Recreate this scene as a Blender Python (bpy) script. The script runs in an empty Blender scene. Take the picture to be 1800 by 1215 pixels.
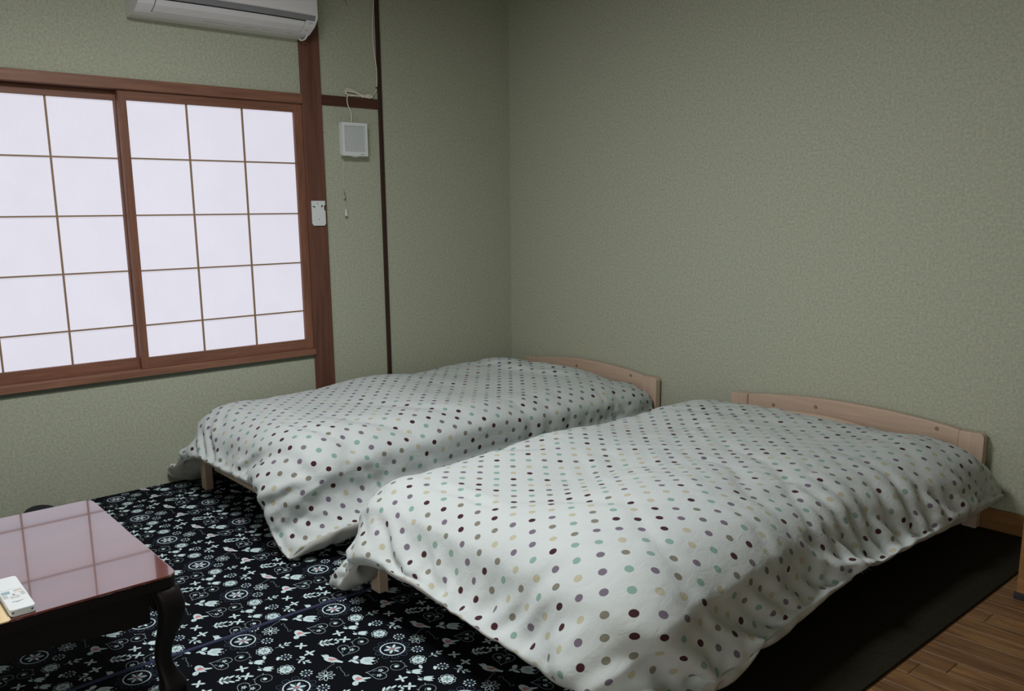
import bpy, bmesh, math, random
import numpy as np
from mathutils import Vector, Matrix
S = bpy.context.scene
PI = math.pi
# ------------------------------------------------------------------ camera
F_PX, PCX, PCY = 1477.5, 857.5, 653.7          # for an 1800 x 1215 frame
yaw, pit, rol = -.8738, -.1843, -.0147
fwd = Vector((math.sin(yaw)*math.cos(pit), math.cos(yaw)*math.cos(pit), math.sin(pit)))
rt = Vector((math.cos(yaw), -math.sin(yaw), 0)); up = rt.cross(fwd)
r2 = rt*math.cos(rol) + up*math.sin(rol); u2 = -rt*math.sin(rol) + up*math.cos(rol)
cam = bpy.data.cameras.new('camera'); cam_o = bpy.data.objects.new('camera', cam); S.collection.objects.link(cam_o)
M = Matrix((r2, u2, -fwd)).transposed().to_4x4(); M.translation = Vector((3.818, -3.389, 1.2)); cam_o.matrix_world = M
cam.sensor_width = 36; cam.lens = 36*F_PX/1800
cam.shift_x = (900-PCX)/1800; cam.shift_y = -(607.5-PCY)/1800
cam.clip_start = .05
S.camera = cam_o
# ------------------------------------------------------------------ light and exposure
W = bpy.data.worlds.new('world'); S.world = W; W.use_nodes = True
W.node_tree.nodes['Background'].inputs[0].default_value = (.75, .85, 1, 1)
W.node_tree.nodes['Background'].inputs[1].default_value = .3
PAPER = 0.745          # brightness of the backlit shoji paper
def area(name, loc, rot, sx, sy, e, col):
    l = bpy.data.lights.new(name, 'AREA'); l.shape = 'RECTANGLE'; l.size = sx; l.size_y = sy; l.energy = e; l.color = col
    o = bpy.data.objects.new(name, l); o.location = loc; o.rotation_euler = rot; S.collection.objects.link(o); return o
# added fill light at the unseen end of the left wall, no window there
area('left_fill', (.04, -4.15, 1.15), (PI/2, 0, -PI/2), 1.2, 1.1, 9, (.93, .96, 1))
area('front_fill', (3.7, -4.97, 1.0), (PI/2, 0, 0), 2.4, 1.3, 26, (1, .985, .95))  # added fill light behind the camera, no window built there
area('ceiling_lamp', (1.85, -2.4, 2.36), (0, 0, 0), .55, .55, 46, (.97, .985, 1))
S.view_settings.view_transform = 'Standard'; S.view_settings.look = 'None'
S.view_settings.gamma = 1; S.view_settings.use_curve_mapping = False
S.view_settings.exposure = 0.0
S.cycles.max_bounces = 8; S.cycles.diffuse_bounces = 5
# ------------------------------------------------------------------ helpers
def hexc(h):
    f = lambda v: v/12.92 if v <= .04045 else ((v+.055)/1.055)**2.4
    return tuple(f(int(h[i:i+2], 16)/255) for i in (0, 2, 4)) + (1,)
def lin(r, g, b): return hexc('%02x%02x%02x' % (r, g, b))
class N:
    def __init__(s, name):
        s.m = bpy.data.materials.new(name); s.m.use_nodes = True; s.t = s.m.node_tree; s.b = s.t.nodes['Principled BSDF']
    def n(s, typ, **k):
        x = s.t.nodes.new(typ)
        for a, v in k.items():
            if a.startswith('i_'): x.inputs[int(a[2:])].default_value = v
            else: setattr(x, a, v)
        return x
    def l(s, a, b): s.t.links.new(a, b)
    def math(s, op, a, b=None, c=None):
        x = s.t.nodes.new('ShaderNodeMath'); x.operation = op
        for i, v in enumerate((a, b, c)):
            if v is None: continue
            if isinstance(v, (int, float)): x.inputs[i].default_value = v
            else: s.l(v, x.inputs[i])
        return x.outputs[0]
    def mix(s, f, a, b):
        x = s.t.nodes.new('ShaderNodeMix'); x.data_type = 'RGBA'
        for sock, v in ((x.inputs[0], f), (x.inputs[6], a), (x.inputs[7], b)):
            if isinstance(v, (int, float, tuple)): sock.default_value = v
            else: s.l(v, sock)
        return x.outputs[2]
    def noise(s, vec, scale, detail=3, rough=.6, dist=0):
        x = s.n('ShaderNodeTexNoise'); x.inputs['Scale'].default_value = scale; x.inputs['Detail'].default_value = detail
        x.inputs['Roughness'].default_value = rough; x.inputs['Distortion'].default_value = dist
        if vec is not None: s.l(vec, x.inputs['Vector'])
        return x.outputs['Fac']
    def obj(s, scale=(1, 1, 1), loc=(0, 0, 0), rot=(0, 0, 0), src='Object'):
        t = s.n('ShaderNodeTexCoord'); m = s.n('ShaderNodeMapping')
        m.inputs['Scale'].default_value = scale; m.inputs['Location'].default_value = loc; m.inputs['Rotation'].default_value = rot
        s.l(t.outputs[src], m.inputs[0]); return m.outputs[0]
    def bump(s, h, strength, dist=.001):
        x = s.n('ShaderNodeBump'); x.inputs['Strength'].default_value = strength; x.inputs['Distance'].default_value = dist
        s.l(h, x.inputs['Height']); s.l(x.outputs[0], s.b.inputs['Normal'])
    def set(s, col=None, rough=None, spec=None, coat=None, metal=None):
        if col is not None:
            if isinstance(col, tuple): s.b.inputs['Base Color'].default_value = col
            else: s.l(col, s.b.inputs['Base Color'])
        if rough is not None:
            if isinstance(rough, (int, float)): s.b.inputs['Roughness'].default_value = rough
            else: s.l(rough, s.b.inputs['Roughness'])
        if spec is not None: s.b.inputs['Specular IOR Level'].default_value = spec
        if coat is not None: s.b.inputs['Coat Weight'].default_value = coat; s.b.inputs['Coat Roughness'].default_value = .03
        if metal is not None: s.b.inputs['Metallic'].default_value = metal
        return s
    def ramp(s, f, *st):
        x = s.n('ShaderNodeValToRGB'); e = x.color_ramp.elements
        while len(e) < len(st): e.new(.5)
        for k, (p, c) in enumerate(st): e[k].position = p; e[k].color = c if len(c) == 4 else (*c, 1)
        s.l(f, x.inputs[0]); return x.outputs[0]
def plain(name, col, rough=.5, var=.06, scale=40, spec=.5, bump=0, **k):
    a = N(name); v = a.obj(); f = a.noise(v, scale)
    c2 = tuple(c*(1-var*3) for c in col[:3]) + (1,); c1 = tuple(min(1, c*(1+var)) for c in col[:3]) + (1,)
    a.set(a.mix(f, c2, c1), rough, spec, **k)
    if bump: a.bump(f, bump)
    return a.m
def wood(name, dark, light, axis=0, scale=30, rough=.45, spec=.4, coat=None, knots=False, stretch=14):
    a = N(name); sc = [1.0]*3; sc[axis] = 1/stretch
    v = a.obj(tuple(sc), src='Object')
    g = a.noise(v, scale, 5, .65, .8); f2 = a.noise(v, scale*5, 3, .6)
    f = a.math('ADD', a.math('MULTIPLY', g, .8), a.math('MULTIPLY', f2, .2))
    c = a.ramp(f, (.3, dark), (.62, light))
    a.set(c, rough, spec, coat); a.bump(f2, .25, .0006); return a.m
def obj(name, bm, mat, parent=None, smooth=False, loc=None):
    me = bpy.data.meshes.new(name)
    if isinstance(bm, tuple): me.from_pydata([tuple(v) for v in bm[0]], [], [tuple(f) for f in bm[1]]); me.update()
    else: bm.normal_update(); bm.to_mesh(me); bm.free()
    o = bpy.data.objects.new(name, me); S.collection.objects.link(o)
    if mat is not None:
        for m_ in (mat if isinstance(mat, (list, tuple)) else [mat]): me.materials.append(m_)
    if smooth:
        me.shade_smooth()
    if parent: o.parent = parent
    if loc: o.location = loc
    return o
def tag(o, label=None, cat=None, group=None, kind=None):
    for k, v in (('label', label), ('category', cat), ('group', group), ('kind', kind)):
        if v: o[k] = v
    return o
def thing(name, label, cat, loc=(0, 0, 0), group=None, kind=None):
    o = bpy.data.objects.new(name, None); o.empty_display_size = .1; o.location = loc; S.collection.objects.link(o)
    return tag(o, label, cat, group, kind)
def abox(bm, x0, x1, y0, y1, z0, z1, bev=0, seg=2):
    r = bmesh.ops.create_cube(bm, size=1)['verts']
    for v in r: v.co = ((x0+x1)/2+v.co.x*(x1-x0), (y0+y1)/2+v.co.y*(y1-y0), (z0+z1)/2+v.co.z*(z1-z0))
    if bev:
        es = list({e for v in r for e in v.link_edges})
        bmesh.ops.bevel(bm, geom=es, offset=bev, segments=seg, profile=.5, affect='EDGES')
    return bm
def box(x0, x1, y0, y1, z0, z1, bev=0, seg=2): return abox(bmesh.new(), x0, x1, y0, y1, z0, z1, bev, seg)
def tube(pts, r, seg=10, bm=None, closed=False):
    bm = bm or bmesh.new(); pts = [Vector(p) for p in pts]; rings = []; n = len(pts); pn = None
    for i, p in enumerate(pts):
        a = pts[i-1] if i else pts[0]; b = pts[i+1] if i < n-1 else pts[-1]
        t = (b-a).normalized()
        if pn is None: pn = t.orthogonal().normalized()
        pn = (pn - t*pn.dot(t)).normalized(); q = t.cross(pn); rr = r[i] if isinstance(r, (list, tuple)) else r
        rings.append([bm.verts.new(p+(pn*math.cos(2*PI*k/seg)+q*math.sin(2*PI*k/seg))*rr) for k in range(seg)])
    for a, b in zip(rings, rings[1:]):
        for k in range(seg): bm.faces.new((a[k], a[(k+1) % seg], b[(k+1) % seg], b[k]))
    bm.faces.new(rings[0][::-1]); bm.faces.new(rings[-1]); return bm
def smoothpath(pts, n=8):
    P = [Vector(p) for p in pts]; P = [P[0]*2-P[1]]+P+[P[-1]*2-P[-2]]; o = []
    for i in range(1, len(P)-2):
        for k in range(n):
            t = k/n; a, b, c, d = P[i-1], P[i], P[i+1], P[i+2]
            o.append(.5*((2*b)+(c-a)*t+(2*a-5*b+4*c-d)*t*t+(3*b-a-3*c+d)*t**3))
    o.append(P[-2]); return o
def prism(poly, axis, a0, a1, bev=0):
    # polygon in the plane across the axis, extruded from a0 to a1
    def P(u, v, a): return {0: (a, u, v), 1: (u, a, v), 2: (u, v, a)}[axis]
    bm = bmesh.new(); A = [bm.verts.new(P(u, v, a0)) for u, v in poly]; B = [bm.verts.new(P(u, v, a1)) for u, v in poly]
    n = len(poly); bm.faces.new(A); bm.faces.new(B[::-1])
    for i in range(n): bm.faces.new((A[i], B[i], B[(i+1) % n], A[(i+1) % n]))
    bmesh.ops.recalc_face_normals(bm, faces=bm.faces)
    if bev:
        es = [e for e in bm.edges if len(e.link_faces) == 2 and e.calc_face_angle(0) > .5]
        bmesh.ops.bevel(bm, geom=es, offset=bev, segments=2, profile=.5, affect='EDGES')
    return bm
# ------------------------------------------------------------------ materials
def m_wall():
    a = N('wallpaper_green'); v = a.obj()
    f = a.noise(v, 95, 4, .7); g = a.noise(v, 6, 2, .5); h = a.noise(a.obj((1, 1, .35)), 240, 2, .6)
    c = a.ramp(f, (.34, lin(157, 161, 142)), (.66, lin(185, 188, 168)))
    gr = a.noise(a.obj((1, 1, .7)), 50, 4, .75); pk = a.noise(a.obj((1, 1, .7), (3, 5, 1)), 44, 4, .75)
    c = a.mix(a.ramp(gr, (.5, (0, 0, 0)), (.68, (.2, .2, .2))), c, lin(138, 172, 150)); c = a.mix(a.ramp(pk, (.5, (0, 0, 0)), (.68, (.2, .2, .2))), c, lin(196, 168, 156))
    c = a.mix(a.math('MULTIPLY', a.math('GREATER_THAN', h, .64), .25), c, lin(134, 146, 134))
    a.set(c, .85, .25); a.bump(a.math('ADD', f, h), .10, .0010); return a.m
MW = m_wall()
M_CEIL = plain('ceiling_board', lin(120, 110, 96), .8, scale=8)
M_PILLAR = wood('pillar_wood', lin(84, 52, 43), lin(112, 74, 60), 2, 22, .5)
M_TRIMZ = wood('batten_wood', lin(40, 24, 20), lin(62, 38, 29), 2, 26, .5)
M_RAIL = wood('rail_wood', lin(62, 36, 29), lin(84, 50, 38), 1, 26, .5)
M_LINTEL = wood('lintel_wood', lin(108, 72, 56), lin(146, 103, 82), 1, 24, .5)
M_SASH_H = wood('sash_wood_horizontal', lin(100, 64, 50), lin(134, 91, 72), 1, 30, .5)
M_SASH_V = wood('sash_wood_vertical', lin(100, 64, 50), lin(138, 93, 72), 2, 30, .5)
M_MUNTIN = plain('muntin_wood', lin(150, 122, 94), .55)
M_PINE_X = wood('pale_pine_x', lin(180, 156, 136), lin(202, 178, 158), 0, 26, .45)
M_PINE_Z = wood('pale_pine_z', lin(180, 156, 136), lin(202, 178, 158), 2, 26, .45)
M_PINE_Y = wood('pale_pine_y', lin(170, 144, 124), lin(192, 166, 144), 1, 26, .45)
M_SHADEPINE = wood('shaded_pine_rail', lin(58, 44, 36), lin(76, 58, 48), 0, 26, .6)  # pine with the shade under the duvet hem put into its colour
M_CAP = plain('screw_cap', lin(140, 125, 118), .5)
M_FLOOR = None
def m_plank():
    a = N('oak_plank'); inf = a.n('ShaderNodeObjectInfo')
    v = a.n('ShaderNodeVectorMath', operation='ADD'); mv = a.obj((1/9, 1, 1)); a.l(mv, v.inputs[0])
    cx = a.n('ShaderNodeCombineXYZ'); a.l(a.math('MULTIPLY', inf.outputs['Random'], 37), cx.inputs[0]); a.l(a.math('MULTIPLY', inf.outputs['Random'], 19), cx.inputs[1])
    a.l(cx.outputs[0], v.inputs[1])
    f = a.noise(v.outputs[0], 34, 5, .65, 1.0)
    c = a.ramp(f, (.32, lin(84, 56, 33)), (.55, lin(126, 90, 55)), (.7, lin(144, 106, 68)))
    c = a.mix(a.math('MULTIPLY', inf.outputs['Random'], .45), c, lin(84, 56, 36))
    a.set(c, .5, .35); a.bump(f, .2, .0006); return a.m
M_PLANK = m_plank()
M_BASE = wood('baseboard_wood', lin(124, 88, 50), lin(148, 108, 66), 0, 26, .4)
M_GROUT = plain('floor_joint', lin(40, 28, 18), .8)
def m_paper():
    a = N('shoji_paper'); v = a.obj((1, 1, .12))
    f = a.noise(v, 210, 3, .6); g = a.noise(a.obj(), 5, 2)
    c = a.mix(f, lin(229, 227, 241), lin(236, 234, 246))
    a.set(lin(140, 140, 146), .9, .1)
    a.l(c, a.b.inputs['Emission Color'])
    a.l(a.math('MULTIPLY', a.math('ADD', a.math('MULTIPLY', g, .10), .95), PAPER), a.b.inputs['Emission Strength']); return a.m
M_PAPER = m_paper()
def m_duvet(seed):
    a = N('dotted_cotton'); tc = a.n('ShaderNodeUVMap'); tc.uv_map = 'cloth'
    sep = a.n('ShaderNodeSeparateXYZ'); a.l(tc.outputs[0], sep.inputs[0])
    A_ = .0352
    # staggered lattice: work on the 45 degree lattice
    u = a.math('DIVIDE', a.math('ADD', sep.outputs[0], sep.outputs[1]), 2*A_); w = a.math('DIVIDE', a.math('SUBTRACT', sep.outputs[0], sep.outputs[1]), 2*A_)
    iu = a.math('FLOOR', u); iw = a.math('FLOOR', w)
    fu = a.math('SUBTRACT', a.math('SUBTRACT', u, iu), .5); fw = a.math('SUBTRACT', a.math('SUBTRACT', w, iw), .5)
    d = a.math('SQRT', a.math('ADD', a.math('MULTIPLY', fu, fu), a.math('MULTIPLY', fw, fw)))
    cell = 2*A_/math.sqrt(2)                       # distance between neighbouring dots
    R = .0094/cell
    mask = a.math('SMOOTH_MIN', 1.0, a.math('MAXIMUM', a.math('DIVIDE', a.math('SUBTRACT', R, d), .02), 0.0), 0.0)
    mask = a.math('MINIMUM', mask, 1.0)
    cb = a.n('ShaderNodeCombineXYZ'); a.l(iu, cb.inputs[0]); a.l(iw, cb.inputs[1]); cb.inputs[2].default_value = seed
    wn = a.n('ShaderNodeTexWhiteNoise'); wn.noise_dimensions = '3D'; a.l(cb.outputs[0], wn.inputs['Vector'])
    rp = a.n('ShaderNodeValToRGB'); rp.color_ramp.interpolation = 'CONSTANT'; e = rp.color_ramp.elements
    cols = [(0, lin(64, 36, 40)), (.20, lin(112, 102, 116)), (.43, lin(122, 119, 106)), (.60, lin(178, 173, 148)), (.80, lin(128, 160, 147))]
    while len(e) < len(cols): e.new(.5)
    for k, (p, c) in enumerate(cols): e[k].position = p; e[k].color = c
    a.l(wn.outputs['Value'], rp.inputs[0])
    edge = a.math('MULTIPLY', a.math('GREATER_THAN', d, R*.88), .35)
    dot = a.mix(edge, rp.outputs[0], lin(90, 82, 80))
    v = a.obj(); f = a.noise(v, 3, 2); base = a.mix(f, lin(186, 192, 191), lin(196, 202, 200))
    a.set(a.mix(mask, base, dot), .9, .12)
    a.b.inputs['Sheen Weight'].default_value = .08
    fold = a.noise(a.obj((1, .6, 1)), 26, 3, .55, 1.2); wv = a.noise(v, 700, 2)
    h = a.math('ADD', a.math('MULTIPLY', fold, .9), a.math('MULTIPLY', wv, .06))
    a.bump(h, .35, .006); return a.m
M_DUVET = m_duvet(3.0); M_DUVET2 = m_duvet(8.0)
M_LINING = plain('plain_white_cotton', lin(176, 174, 168), .9, .03, 6, .1)
M_SHEET = plain('mattress_cotton', lin(214, 206, 180), .9, .06, 12, .1)
def m_mattress():
    a = N('floral_mattress_cover'); v = a.obj(); vo = a.n('ShaderNodeTexVoronoi'); vo.inputs['Scale'].default_value = 13; a.l(v, vo.inputs['Vector'])
    mk = a.math('LESS_THAN', vo.outputs['Distance'], .28)
    a.set(a.mix(a.math('MULTIPLY', mk, .7), lin(214, 204, 172), lin(138, 152, 118)), .9, .1); return a.m
M_MATT = m_mattress()
M_PILLOW = plain('peach_pillow_cotton', lin(226, 196, 172), .9, .04, 9, .1)
def m_lacquer(name, d, l_, rough, coat):
    a = N(name); v = a.obj((1, 1/8, 1)); f = a.noise(v, 20, 4, .6, 1)
    a.set(a.ramp(f, (.3, d), (.7, l_)), rough, .5, coat)
    return a.m
M_TABLE = m_lacquer('polished_red_lacquer', lin(70, 24, 18), lin(98, 36, 26), .12, 1.0)
M_TABLE.node_tree.nodes['Principled BSDF'].inputs['IOR'].default_value = 1.9; M_TABLE.node_tree.nodes['Principled BSDF'].inputs['Coat IOR'].default_value = 1.8
M_TABLE_LEG = m_lacquer('dark_lacquer_legs', lin(12, 7, 6), lin(18, 10, 8), .55, .0)
M_TABLE_LEG.node_tree.nodes['Principled BSDF'].inputs['Specular IOR Level'].default_value = .25
M_WHITE = plain('white_plastic', lin(222, 226, 226), .4, .02, 8)
M_ACW = plain('white_appliance_plastic', lin(228, 226, 228), .3, .02, 6)
M_ACG = plain('grey_plastic_strip', lin(130, 130, 134), .3, .02)
M_DARKSLOT = plain('dark_gap', lin(34, 36, 38), .7, .02)
M_CORD = plain('white_cord', lin(228, 224, 208), .5, .02)
M_RUST = plain('rusted_hook', lin(112, 96, 58), .5, .1, 60)
M_KRAFT = plain('beige_envelope_paper', lin(224, 200, 156), .8, .03)
M_INK_B = plain('blue_print', lin(150, 176, 182), .5); M_INK_G = plain('grey_print', lin(140, 146, 142), .5)
M_INK_O = plain('beige_print', lin(196, 176, 148), .5); M_INK_D = plain('dark_print', lin(70, 74, 72), .5)
M_NAVY = plain('navy_cushion_cloth', lin(22, 24, 34), .9, .1, 30)
# ---- carpet print: one repeat of the motifs, drawn as filled shapes and strokes
TX, TY = .3160, .2960
def carpet_tile(nx=704, ny=660):
    img = np.empty((ny, nx, 3)); img[:] = np.array(lin(4, 6, 13)[:3])
    X, Y = np.meshgrid((np.arange(nx)+.5)/nx*TX, (np.arange(ny)+.5)/ny*TY)
    aa = .0006
    WH = np.array(lin(196, 216, 218)[:3]); OUT = np.array(lin(112, 128, 156)[:3]); PK = np.array(lin(196, 120, 120)[:3]); GR = np.array(lin(96, 120, 122)[:3]); NV = np.array(lin(10, 12, 22)[:3])
    cur = {}
    def frame(cx, cy, ang, sc=1.0):
        dx = (X-cx+TX/2) % TX-TX/2; dy = (Y-cy+TY/2) % TY-TY/2; c, s = math.cos(ang), math.sin(ang)
        cur['m'] = (abs(dx) < .075) & (abs(dy) < .075); m = cur['m']
        cur['x'] = (dx[m]*c+dy[m]*s)/sc; cur['y'] = (-dx[m]*s+dy[m]*c)/sc; cur['s'] = sc
    def paint(d, col, op=1.0):
        m = cur['m']; k = np.clip(.5-d*cur['s']/aa, 0, 1)[:, None]*op
        img[m] = img[m]*(1-k)+col*k
    def ell(cx, cy, a, b, ang=0, col=WH, op=1.0):
        c, s = math.cos(ang), math.sin(ang); x, y = cur['x']-cx, cur['y']-cy
        u, v = (x*c+y*s)/a, (-x*s+y*c)/b; paint((np.sqrt(u*u+v*v)-1)*min(a, b), col, op)
    def ring(cx, cy, r, w, col=WH, dash=0, op=1.0, sy=1.0):
        x, y = cur['x']-cx, (cur['y']-cy)/sy; d = abs(np.hypot(x, y)-r)-w/2
        if dash: d = np.maximum(d, (abs(((np.arctan2(y, x)/(2*PI)*dash) % 1)-.5)-.33)*2*PI*r/dash)
        paint(d, col, op)
    def stroke(pts, w, col=WH, op=1.0):
        d = np.full_like(cur['x'], 9.)
        for (ax, ay), (bx, by) in zip(pts, pts[1:]):
            px, py = cur['x']-ax, cur['y']-ay; vx, vy = bx-ax, by-ay; t = np.clip((px*vx+py*vy)/(vx*vx+vy*vy+1e-12), 0, 1)
            d = np.minimum(d, np.hypot(px-vx*t, py-vy*t))
        paint(d-w/2, col, op)
    def poly(pts, col=WH, op=1.0):
        x, y = cur['x'], cur['y']; ins = np.zeros(x.shape, bool); d = np.full_like(x, 9.)
        for i in range(len(pts)):
            (ax, ay), (bx, by) = pts[i-1], pts[i]
            px, py = x-ax, y-ay; vx, vy = bx-ax, by-ay; t = np.clip((px*vx+py*vy)/(vx*vx+vy*vy+1e-12), 0, 1)
            d = np.minimum(d, np.hypot(px-vx*t, py-vy*t))
            cr = ((ay > y) != (by > y)) & (x < (bx-ax)*(y-ay)/((by-ay) if by != ay else 1e-9)+ax); ins ^= cr
        paint(np.where(ins, -d, d), col, op)
    mm = .001
    # medallion
    frame(0, 0, .2)
    for k in range(10):
        a = k*PI/5; ring(43*mm*math.cos(a), 43*mm*math.sin(a), 9.5*mm, .9*mm, OUT, 0, .6)
    ell(0, 0, 36*mm, 36*mm, 0, NV)
    for k in range(30):
        a = k*PI/15; stroke([(37*mm*math.cos(a), 37*mm*math.sin(a)), (44*mm*math.cos(a), 44*mm*math.sin(a))], .8*mm, OUT, .45)
    ring(0, 0, 34*mm, 3.4*mm)
    for k in range(6):
        a = k*PI/3; ell(15*mm*math.cos(a), 15*mm*math.sin(a), 9.5*mm, 4*mm, a)
        a += PI/6; stroke([(7*mm*math.cos(a), 7*mm*math.sin(a)), (22*mm*math.cos(a), 22*mm*math.sin(a))], 1.2*mm, OUT)
    ell(0, 0, 4.5*mm, 4.5*mm, 0, PK)
    # round filled flowers
    for cx, cy in ((.093, .02), (.22, .02)):
        frame(cx, cy, .4)
        for k in range(9): a = k*2*PI/9; ring(17.5*mm*math.cos(a), 17.5*mm*math.sin(a), 5.6*mm, 1.4*mm, WH)
        ell(0, 0, 16.5*mm, 16.5*mm)
        for k in range(6): a = k*PI/3; stroke([(2*mm*math.cos(a), 2*mm*math.sin(a)), (11*mm*math.cos(a), 11*mm*math.sin(a))], 2.6*mm, GR)
    # birds, side view
    frame(.251, .136, .50)
    ell(2*mm, 0, 21*mm, 12*mm, -.1); ell(-20*mm, 10*mm, 9*mm, 8*mm); poly([(-27*mm, 13*mm), (-36*mm, 11*mm), (-27*mm, 7*mm)])
    poly([(14*mm, 6*mm), (40*mm, 2*mm), (40*mm, -4*mm), (12*mm, -9*mm)]); poly([(-8*mm, 5*mm), (20*mm, 9*mm), (10*mm, -5*mm), (-2*mm, -6*mm)], PK, .85)
    ell(-22*mm, 12*mm, 1.4*mm, 1.4*mm, 0, NV)
    # birds, diving
    frame(.069, .139, -.35)
    ell(-4*mm, 2*mm, 20*mm, 12*mm, .3); ell(17*mm, -9*mm, 10*mm, 8*mm, -.2); poly([(-6*mm, 8*mm), (2*mm, 34*mm), (6*mm, 34*mm), (8*mm, 4*mm)]); poly([(0, 8*mm), (18*mm, 20*mm), (10*mm, -2*mm)])
    poly([(-12*mm, 4*mm), (2*mm, 16*mm), (6*mm, -4*mm), (-6*mm, -5*mm)], PK, .9); ell(19*mm, -8*mm, 1.4*mm, 1.4*mm, 0, NV)
    # dashed hearts
    for cx, cy, rot in ((.078, .198, -.75), (.239, .198, .65)):
        frame(cx, cy, rot)
        P = []
        for k in range(49):
            t = k/48*2*PI; P.append((2.0*mm*16*math.sin(t)**3*.95, 2.0*mm*(13*math.cos(t)-5*math.cos(2*t)-2*math.cos(3*t)-math.cos(4*t))))
        for k in range(0, 48): stroke([P[k], tuple(.45*P[k][i]+.55*P[k+1][i] for i in (0, 1))], 1.5*mm, WH*.75)
        for sx in (-1, 1):
            for k in range(5): a = k*2*PI/5+.4; ell(sx*12*mm+4.5*mm*math.cos(a), 4*mm+4.5*mm*math.sin(a), 3.2*mm, 1.7*mm, a)
            for k in range(4): a = -1.2+k*.5; ell(sx*(9+9*math.cos(a))*mm*.6, -9*mm+6*mm*math.sin(a), 2.4*mm, .9*mm, a, OUT)
    # outlined flower
    frame(0, .085, .3)
    for k in range(8):
        a = k*PI/4; cx, cy = 14*mm*math.cos(a), 14*mm*math.sin(a)
        ell(cx, cy, 11*mm, 5*mm, a); ell(cx, cy, 9.3*mm, 3.3*mm, a, NV)
    ell(0, 0, 3*mm, 3*mm)
    # laurel
    frame(.168, .180, -.4)
    stroke([(0, -30*mm), (0, 4*mm)], 1.3*mm, WH*.8)
    for q, yv in ((0, -20), (1, -8), (2, 6)):
        for sx in (-1, 1): ell(sx*(9+q*1.5)*mm, yv*mm, 9.5*mm, 3.6*mm, sx*(.45+.3*q))
    for sx in (-1, 0, 1): ell(sx*10*mm, (26-5*abs(sx))*mm, 6*mm, 3.2*mm, 1.2*sx+.4)
    # spirals
    for cx, cy, ph, fl in ((.082, .252, 0, 1), (.226, .253, 2, 1)):
        frame(cx, cy, ph)
        P = [(r*mm*math.cos(t), r*mm*math.sin(t)*fl) for t, r in ((k*.3, 5+k*.75) for k in range(32))]
        stroke(P, 1.1*mm, WH*.55); ell(0, 0, 5.5*mm, 5.5*mm)
        for k in (24, 28, 31): stroke([P[k], (P[k][0]*1.2+2*mm, P[k][1]*1.2)], 2*mm, WH*.7)
    # tulips
    frame(0, .203, .75)
    poly([(-6*mm, -15*mm), (12*mm, -20*mm), (30*mm, -18*mm), (20*mm, -7*mm), (32*mm, 0), (20*mm, 7*mm), (28*mm, 18*mm), (10*mm, 19*mm), (-6*mm, 14*mm), (-11*mm, 0)])
    for yv in (-7, 1, 9): stroke([(2*mm, yv*mm*.7), (17*mm, yv*mm)], 2*mm, GR, .8)
    ell(-26*mm, 11*mm, 10*mm, 7*mm, 1.3); ell(-21*mm, -10*mm, 12*mm, 5*mm, -.5); ell(-34*mm, -6*mm, 8*mm, 3.5*mm, .6); stroke([(-38*mm, 0), (-8*mm, 0)], 1.3*mm)
    for k in range(4): ell((33+(k % 2)*4)*mm, (-12+k*8)*mm, 1.5*mm, 1.5*mm)
    for cx, cy in ((.137, .277), (.184, .280)):
        frame(cx, cy, .8)
        poly([(-10*mm, -8*mm), (4*mm, -12*mm), (16*mm, -10*mm), (9*mm, -3*mm), (19*mm, 1*mm), (9*mm, 5*mm), (15*mm, 12*mm), (0, 11*mm), (-10*mm, 7*mm)])
        ell(-19*mm, -6*mm, 7*mm, 4*mm, -.4); stroke([(-10*mm, 0), (-22*mm, 2*mm), (-27*mm, 10*mm)], 1.2*mm, WH*.8)
    # crossed leaves
    for cx, cy, rot in ((.135, .111, .2), (.185, .110, .9), (.140, .228, .5), (.183, .223, .1)):
        frame(cx, cy, rot)
        for k in range(4): a = PI/4+k*PI/2; ell(9*mm*math.cos(a), 9*mm*math.sin(a), 8.5*mm, 3.6*mm, a)
    # rings of dots
    for cx, cy in ((.046, .052), (.162, .050), (.271, .053)):
        frame(cx, cy, 0)
        for k in range(9):
            a = k*2*PI/9; stroke([(3*mm*math.cos(a), 3*mm*math.sin(a)), (12*mm*math.cos(a), 12*mm*math.sin(a))], .8*mm, OUT, .7); ell(14*mm*math.cos(a), 14*mm*math.sin(a), 3.2*mm, 2.5*mm, a)
        ell(0, 0, 2*mm, 2*mm)
    # sprigs and single leaves
    for cx, cy, rot in ((.100, .072, 1.3), (.209, .074, .2)):
        frame(cx, cy, rot); stroke([(-20*mm, -4*mm), (0, 0), (18*mm, 6*mm)], 1.2*mm, WH*.8)
        for px, py, a in ((-6, 6, 1.2), (-2, -8, -1), (10, 10, .9), (12, -3, -.5), (20, 8, .3)): ell(px*mm, py*mm, 6.5*mm, 2.8*mm, a)
    for cx, cy, rot in ((.155, .030, -.6), (.126, .300, -.3), (.192, .084, .5)):
        frame(cx, cy, rot); ell(0, 0, 9*mm, 4.6*mm)
    # scroll lines
    for cx, cy, rot in ((.010, .130, .3), (.285, .110, 2.4)):
        frame(cx, cy, rot); P = []
        for k in range(15): t = 4.6-k*.33; P.append(((-22+math.cos(t)*(2+.45*k))*mm, (6+math.sin(t)*(2+.45*k))*mm))
        Q = [(-x, -y) for x, y in P][::-1]
        stroke(P+Q, 1.0*mm, WH*.5)
    return img
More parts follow.
